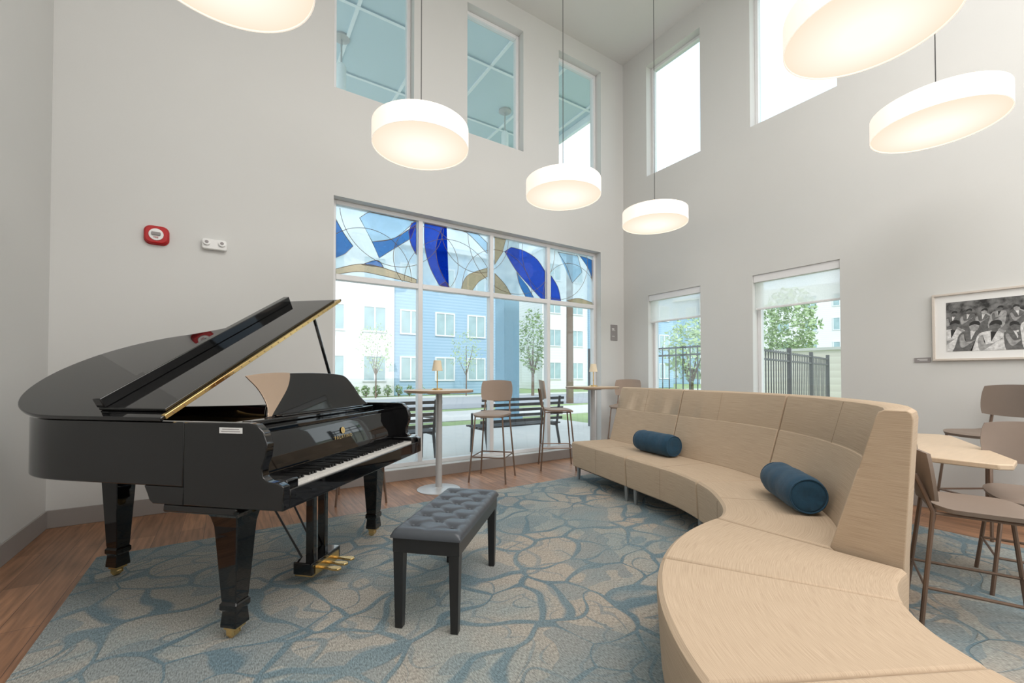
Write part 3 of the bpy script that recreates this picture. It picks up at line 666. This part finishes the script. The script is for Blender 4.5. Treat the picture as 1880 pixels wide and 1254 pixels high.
# ------------------------------------------------------------ stools / chairs
def chair(name,label,cat,loc,ang,hs,hb,group,sh='shell'):
    t=thing(name,label,cat,loc,ang,group)
    sp=.215; tp=.16
    sm=MB()
    def so(rr,th):
        c,s=math.cos(th),math.sin(th); e=.5
        return (.205*rr*math.copysign(abs(c)**e,c),.20*rr*math.copysign(abs(s)**e,s))
    top=[];bot=[]; nr=7; na=40
    for k in range(nr+1):
        rr=k/nr; row=[];rb=[]
        for j in range(na):
            x,y=so(rr,2*math.pi*j/na); z=hs-.012*(1-rr*rr)-(.02*max(0,(y-.1)/.1)**2)+(.015*max(0,(-y-.12)/.08))
            row.append(sm.bm.verts.new((x,y,z)) if (k or j==0) else row[0]); rb.append(sm.bm.verts.new((x*.97,y*.97,z-.02)) if (k or j==0) else rb[0])
        top.append(row);bot.append(rb)
    for L3 in(top,bot):
        for k in range(nr):
            for j in range(na):
                q=[L3[k][j],L3[k][(j+1)%na],L3[k+1][(j+1)%na],L3[k+1][j]]
                q2=[];[q2.append(v) for v in q if v not in q2]
                sm.bm.faces.new(q2)
    for j in range(na): sm.bm.faces.new((top[nr][j],top[nr][(j+1)%na],bot[nr][(j+1)%na],bot[nr][j]))
    obj('seat',sm,M[sh],t)
    bmk=MB(); nu,nv=16,8; hh=.25; F1=[];F2=[]
    for j in range(nv+1):
        r1=[];r2=[]
        for i in range(nu+1):
            a=-1+2*i/nu; b=-1+2*j/nv
            x=a*.195*math.sqrt(1-.18*b*b*abs(a)**1.5); z=hb-hh/2+b*hh/2*math.sqrt(1-.22*a*a*abs(b)**1.5)
            y=-.215+.045*a*a-.03*(z-(hb-hh/2))/hh
            r1.append(bmk.bm.verts.new((x,y,z))); r2.append(bmk.bm.verts.new((x,y-.014,z)))
        F1.append(r1);F2.append(r2)
    for Gg in(F1,F2):
        for j in range(nv):
            for i in range(nu): bmk.bm.faces.new((Gg[j][i],Gg[j][i+1],Gg[j+1][i+1],Gg[j+1][i]))
    per=[(0,i) for i in range(nu)]+[(j,nu) for j in range(nv)]+[(nv,i) for i in range(nu,0,-1)]+[(j,0) for j in range(nv,0,-1)]
    for k in range(len(per)):
        a=per[k];b=per[(k+1)%len(per)]; bmk.bm.faces.new((F1[a[0]][a[1]],F1[b[0]][b[1]],F2[b[0]][b[1]],F2[a[0]][a[1]]))
    obj('backrest',bmk,M[sh],t)
    for sx in(-1,1):
        obj('leg',MB().tube([(sx*sp,.215,0),(sx*tp,.15,hs-.035),(sx*(tp-.02),.13,hs-.022)],.010,8),M['tube'],t)
        obj('leg',MB().tube([(sx*sp,-.23,0),(sx*tp,-.175,hs-.03),(sx*(tp-.005),-.205,hs+.06),(sx*.15,-.235,hb-.12)],.010,8),M['tube'],t)
    obj('seat_frame',MB().tube([(-tp,.15,hs-.034),(tp,.15,hs-.034),(tp,-.17,hs-.034),(-tp,-.17,hs-.034)],.008,6,closed=True),M['tube'],t)
    fz=.28 if hs>.7 else .20
    def lp(sx,sy):
        f=fz/(hs-.035); return (sx*(sp+(tp-sp)*f),(.215+(.15-.215)*f) if sy>0 else (-.23+(-.175+.23)*f),fz)
    obj('footrest',MB().tube([lp(-1,1),lp(1,1),lp(1,-1),lp(-1,-1)],.008,6,closed=True),M['tube'],t)
    return t
def face(dx,dy): return math.atan2(-dx,dy)
GS='bar stools around the tall tables'
s1=chair('bar_stool','taupe bar stool in front of the tall window, right of the first round table','stool',(2.57,4.35,0),face(-.73,-.68),.765,1.145,GS)
dup(s1,(3.60,4.43,0),face(.84,-.54),'bar stool seen side-on, facing the table by the corner')
dup(s1,(4.82,4.38,0),face(-.85,-.45),'bar stool in the room corner behind the far end of the sofa')
dup(s1,(1.10,4.35,0),face(.95,-.25),'bar stool mostly hidden behind the piano, only legs showing')
chair('bar_stool','brown bar stool standing against the wall under the framed photograph','stool',(4.90,.80,0),face(-.84,.54),.765,1.13,GS,sh='shell2')
chair('side_chair','brown chair seen side-on directly behind the sofa back, in front of the pale table','chair',(3.01,.53,RT),face(.36,-.93),.58,.84,'chairs at the pale table',sh='shell2')
chair('side_chair','brown chair at the right picture edge with its back rising beside the pale table','chair',(3.76,.42,RT),face(-.95,-.3),.53,.92,'chairs at the pale table',sh='shell2')
# ------------------------------------------------------------ tables
def rtable(loc,label):
    t=thing('bar_table',label,'table',loc,0,'round bar tables by the window'); CC=[2*math.pi*k/56 for k in range(56)]
    tp=obj('tabletop',MB().lathe([(.001,1.022),(.345,1.022),(.36,1.030),(.36,1.047),(.356,1.05),(.001,1.05)],n=56),M['tlam'],t)
    obj('edge_band',MB().strip([(.362*math.cos(a),.362*math.sin(a)) for a in CC],[(.358*math.cos(a),.358*math.sin(a)) for a in CC],1.026,1.046,True),M['tedge'],tp)
    obj('column',MB().lathe([(.034,.02),(.034,1.0),(.12,1.005),(.12,1.022)],n=28),M['whitemetal'],t)
    obj('base',MB().lathe([(.001,0),(.225,0),(.225,.008),(.20,.014),(.05,.022),(.04,.03),(.001,.03)],n=48),M['whitemetal'],t); return t
t1=rtable((1.86,4.26,0),'round pale wood bar table just behind the piano keyboard')
t2=dup(t1,(4.16,4.36,0),0,'round pale wood bar table nearest the room corner')
def lamp(loc,label):
    t=thing('table_lamp',label,'lamp',loc,0,'small brass table lamps')
    obj('base',MB().lathe([(.001,0),(.055,0),(.055,.01),(.05,.016),(.01,.02),(.001,.02)],n=32),M['brass'],t)
    obj('stem',MB().lathe([(.006,.018),(.006,.08),(.010,.085),(.006,.09),(.006,.225),(.001,.23)],n=16),M['brass'],t)
    obj('shade',MB().lathe([(.050,.20),(.057,.20),(.038,.31),(.034,.31)],n=32),M['cream'],t)
    return t
l1=lamp((1.84,4.26,1.05),'small brass lamp with cream shade on the table behind the piano')
dup(l1,(4.18,4.36,1.05),0,'small brass lamp with cream shade on the table nearest the corner')
tt=thing('long_table','pale wood table behind the sofa back under the framed photograph','table',(4.0,.9,RT))
tz=.74
P=[(3.29,.82),(3.31,.50),(3.36,.455),(3.55,.47),(4.58,.93),(4.62,1.0),(4.28,1.68),(4.16,1.72),(3.42,1.12)]
obj('tabletop',MB().prism([(x-4,y-.9) for x,y in P],tz-.03,tz),M['tlam'],tt,bevel=.006)
for x,y in((3.74,1.12),(4.22,1.42)):
    obj('column',MB().lathe([(.03,.02),(.03,tz-.045),(.14,tz-.04),(.14,tz-.03)],(x-4,y-.9,0),24),M['whitemetal'],tt)
    obj('base',MB().lathe([(.001,0),(.17,0),(.17,.008),(.04,.025),(.001,.025)],(x-4,y-.9,0),40),M['whitemetal'],tt)
# ------------------------------------------------------------ outside
GZ=-.06
g=lambda n,x0,x1,y0,y1,z,m: struct(obj(n,MB().b2(x0,x1,y0,y1,z-.1,z),M[m],sm=False))
g('ground_lawn',-60,140,YB+T,120,GZ-.02,'grass'); g('ground_side_lawn',XC+T,140,-60,YB+T,GZ-.02,'grass')
g('ground_porch',-6,6.6,YB+T,9.8,GZ+.02,'concrete'); g('ground_walk',6.6,8.0,-10,9.8,GZ+.0,'concrete'); g('ground_sidewalk',-60,120,11.0,14.0,GZ+.0,'concrete'); g('ground_road',-60,120,15.0,23,GZ+.0,'asphalt'); g('ground_far_sidewalk',-60,120,23.4,25.0,GZ+.01,'concrete')
pc=sroot('porch_roof')
obj('porch_ceiling',MB().b2(-5,6.35,YB+T+.01,9.6,6.75,6.9),M['teal'],pc,sm=False)
for k in range(10): obj('batten',MB().b2(-4.2+k*1.15,-4.15+k*1.15,YB+T+.01,9.6,6.72,6.75),M['batten'],pc,sm=False)
for k in range(2): obj('cross_batten',MB().b2(-5,6.35,6.6+k*1.6,6.65+k*1.6,6.715,6.72),M['batten'],pc,sm=False)
obj('fascia',MB().b2(6.35,6.42,YB+T,9.67,6.6,7.0),M['batten'],pc,sm=False); obj('fascia',MB().b2(-5,6.35,9.6,9.67,6.6,7.0),M['batten'],pc,sm=False)
def plight(px,py,label,first=None):
    x,y=onZ(px,py,6.75)
    if first: return dup(first,(x,y,6.75),0,label)
    t=thing('porch_light',label,'outdoor lamp',(x,y,6.75),0,'porch pendant lights')
    obj('canopy',MB().lathe([(.001,0),(.13,0),(.13,-.03),(.06,-.05),(.001,-.05)],n=24),M['whitemetal'],t)
    obj('stem',MB().lathe([(.014,-.05),(.014,-.45)],n=10),M['whitemetal'],t)
    obj('glass_tube',MB().lathe([(.001,-.95),(.075,-.95),(.075,-.5),(.05,-.45),(.001,-.45)],n=20),M['frosted'],t)
    return t
q=plight(627,68,'porch pendant light seen through the upper left window'); plight(927,203,'porch pendant light seen through the upper middle window',q)
t=thing('porch_column','blue square porch column seen through the tall window','column',(5.80,9.1,GZ+.02))
obj('shaft',MB().b2(-.22,.22,-.22,.22,.3,6.5),M['colblue'],t,bevel=.01); obj('plinth',MB().b2(-.28,.28,-.28,.28,0,.3),M['colblue'],t,bevel=.01); obj('capital',MB().b2(-.27,.27,-.27,.27,6.5,6.79),M['colblue'],t,bevel=.01)
def obench(x,y,rz,label,first=None):
    if first: return dup(first,(x,y,GZ+.02),rz,label)
    t=thing('slatted_bench',label,'bench',(x,y,GZ+.02),rz,'slatted benches on the porch')
    for k in range(5): obj('seat_slat',MB().b2(-.8,.8,-.18+k*.095,-.125+k*.095,.42,.445),M['iron'],t,bevel=.003)
    for k in range(5): obj('back_slat',MB().b2(-.8,.8,-.235-k*.012,-.21-k*.012,.50+k*.085,.545+k*.085),M['iron'],t,bevel=.003)
    for sx in(-.7,.7):
        obj('leg_frame',MB().tube([(sx,.26,0),(sx,.24,.40),(sx,-.2,.40),(sx,-.29,.9)],.022,6),M['iron'],t)
        obj('rear_leg',MB().tube([(sx,-.2,.40),(sx,-.30,0)],.022,6),M['iron'],t)
        obj('armrest',MB().tube([(sx,.24,.40),(sx,.24,.62),(sx,-.25,.64)],.018,6),M['iron'],t)
    return t
ob=obench(1.75,6.0,0,'black slatted bench outside, seen behind the first bar table'); obench(4.0,6.0,0,'black slatted bench outside, seen between the two bar stools',ob)
def building(label,loc,rz,segs,H,depth,nfl,step):
    t=thing('apartment_building',label,'building',loc,rz); wf=bars(-.72,.72,0,1.6,.09,'y',0,.12); wf.b2(-.04,.04,-.05,.05,.09,1.51); wf=wf.mesh('window',M['frame']); wp=MB().b2(-.63,.63,-.02,.02,.09,1.51).mesh('pane',M['bwin'])
    for a,b,m,off in segs:
        obj('wall_section',MB().b2(a,b,off,depth,0,H+(0 if off else .4)),M[m],t,sm=False)
        n=max(1,int((b-a)/step))
        for f in range(nfl):
            for k in range(n):
                x=a+(b-a)*(k+.5)/n; w=put('window',wf,t,(x,off-.03,.9+f*3.0)); put('pane',wp,w)
    obj('parapet',MB().b2(segs[0][0]-.1,segs[-1][1]+.1,-.3,depth,H,H+.25),M['frame'],t,sm=False)
    return t
building('white brick and blue sided apartment block across the street',(0,27,GZ),0,[(-6,8.6,'brickw',-.4),(8.6,18.2,'sidblue',0)],9.6,10,3,2.4)
building('pale apartment block farther down the street, seen in the right panes',(23.5,31,GZ),R(-6),[(0,5,'brickw',0),(5,16,'sidblue',-.3)],12.6,10,4,2.4)
building('distant pale apartment block seen through the right wall windows',(56,46,GZ),R(-72),[(0,8,'sidblue',0),(8,26,'brickw',-.4)],12.6,10,4,2.6)
def tree(name,label,cat,loc,h,cr,ch,n,mat,trunk=.08,ls=.16,group=None,seed=1):
    rn=random.Random(seed); t=thing(name,label,cat,loc,0,group); tm=MB().tube([(0,0,0),(.03,.02,h*.4),(0,0,h-ch)],[trunk,trunk*.8,trunk*.6],8)
    for k in range(6):
        a=k*1.05; tm.tube([(0,0,h-ch*1.05),(cr*.45*math.cos(a),cr*.45*math.sin(a),h-ch*(.75-.4*rn.random()))],[trunk*.5,trunk*.15],6)
    obj('trunk',tm,M['bark'],t); f=MB()
    for _ in range(n):
        while True:
            x,y,z=[rn.uniform(-1,1) for _ in range(3)]
            if .2<x*x+y*y+z*z<1: break
        k=1+.22*math.sin(5*x+seed)*math.cos(4*z)
        c=Vector((x*cr*k,y*cr*k,h-ch/2+z*ch/2)); a=Vector((rn.uniform(-1,1),rn.uniform(-1,1),rn.uniform(-1,1))).normalized(); b=a.orthogonal().normalized(); s=ls*rn.uniform(.6,1.2)
        f.bm.faces.new([f.bm.verts.new(c+v) for v in(a*s,b*s*.5,-a*s,-b*s*.5)])
    put('foliage',f.mesh('foliage',mat),t); return t
GT='young street trees'
x=onY(690,650,24.2)[0]
tree('young_tree','young tree in front of the white brick building','tree',(x,24.2,GZ),4.2,1.0,2.8,330,M['leaf2'],.045,.09,GT,1)
x=onY(856,650,24.2)[0]; tree('young_tree','young tree in front of the blue sided building','tree',(x,24.2,GZ),4.2,1.1,2.8,400,M['leaf2'],.045,.09,GT,2)
x=onY(978,620,22)[0]; tree('leafy_tree','dark leafy tree right of the blue porch column','tree',(x,22,GZ),5.6,.95,4.2,1000,M['leaf'],.10,.12,None,3)
tree('leafy_tree','leafy tree seen in the window nearest the framed photograph','tree',(27,12.2,GZ),6.4,1.5,4.8,2000,M['leaf2'],.14,.16,None,4)
tree('leafy_tree','leafy tree seen in the lower window nearest the room corner','tree',(15.5,10.6,GZ),3.6,1.1,2.6,1000,M['leaf2'],.1,.12,None,6)
for k in range(8):
    px=632+k*20; tree('foundation_shrub','low round shrub at the foot of the building across the street','shrub',(onY(px,700,25.6)[0],25.6,GZ),.7,.24,.65,110,M['leaf'],.03,.09,'shrubs along the building across the street',10+k)
t=thing('utility_pole','tall dark wooden utility pole seen through the rightmost tall pane','pole',(13.1,15.2,GZ-.02))
obj('shaft',MB().tube([(0,0,0),(0,0,9.5)],[.17,.14],12),M['bark'],t); obj('crossarm',MB().b2(-1.1,1.1,-.05,.05,8.7,8.82),M['bark'],t)
def fence(p0,p1,h,label):
    p0=Vector((*p0,0));p1=Vector((*p1,0)); d=p1-p0; Ln=d.length; t=thing('iron_fence',label,'fence',(p0.x,p0.y,GZ),math.atan2(d.y,d.x),'black iron fence panels')
    pk=MB().b2(-.008,.008,-.008,.008,.08,h).mesh('picket',M['iron2']); n=min(90,int(Ln/.16))
    for i in range(n): put('picket',pk,t,(Ln*(i+.5)/n,0,0))
    for z in(.15,h-.18,h-.03): obj('rail',MB().b2(0,Ln,-.016,.016,z-.016,z+.016),M['iron2'],t)
    k=int(Ln/2.2)+1
    for i in range(k+1): obj('post',MB().b2(Ln*i/k-.035,Ln*i/k+.035,-.035,.035,0,h+.08),M['iron2'],t)
fence((7.55,4.3),(7.55,8.0),1.85,'black iron fence outside the window nearest the room corner')
fence((7.3,3.75),(13.2,5.0),1.72,'black iron fence outside the window nearest the framed photograph')
mw=thing('masonry_wall','low tan masonry wall behind the iron fences','wall',(14.65,3.75,GZ))
obj('wall_body',MB().b2(-.15,.15,-5.75,5.75,-.02,2.0),M['masonry'],mw,sm=False); obj('coping',MB().b2(-.2,.2,-5.75,5.75,2.0,2.08),M['concrete'],mw,sm=False)
# ------------------------------------------------------------ light
w=bpy.data.worlds.new('world'); S.world=w; w.use_nodes=True; t=w.node_tree; N=t.nodes; L=t.links; N.clear()
o=N.new('ShaderNodeOutputWorld'); b=N.new('ShaderNodeBackground'); L.new(b.outputs[0],o.inputs[0]); tc=N.new('ShaderNodeTexCoord'); nz=N.new('ShaderNodeTexNoise'); nz.inputs['Scale'].default_value=3.5; nz.inputs['Detail'].default_value=5
L.new(tc.outputs['Generated'],nz.inputs['Vector']); cr=N.new('ShaderNodeValToRGB'); L.new(nz.outputs[0],cr.inputs[0]); cr.color_ramp.elements[0].position=.38; cr.color_ramp.elements[0].color=(.60,.74,.90,1); cr.color_ramp.elements[1].position=.58; cr.color_ramp.elements[1].color=(.93,.97,1,1)
L.new(cr.outputs[0],b.inputs[0]); b.inputs[1].default_value=2.0
def light(kind,name,loc,rot,e,size=None,col=(1,1,1),ang=None):
    l=bpy.data.lights.new(name,kind); l.energy=e; l.color=col; ob=bpy.data.objects.new(name,l); C.objects.link(ob); ob.location=loc; ob.rotation_euler=rot
    if size: l.shape='RECTANGLE'; l.size,l.size_y=size
    if ang: l.angle=ang
    return ob
light('SUN','sun',(0,0,20),(R(50),0,R(-25)),1.8,col=(1,.97,.93),ang=R(3))
light('AREA','ceiling_fill',(1.8,-1.0,HC-.08),(0,0,0),310,(5.5,3.6),(1,.965,.93))  # added unseen fill under the ceiling to brighten the room, no actual fixture
light('AREA','rear_fill',(2.6,-3.0,2.8),(R(84),0,R(12)),115,(4.5,3.4),(1,.98,.96))  # added unseen fill behind the camera, lifts the interior
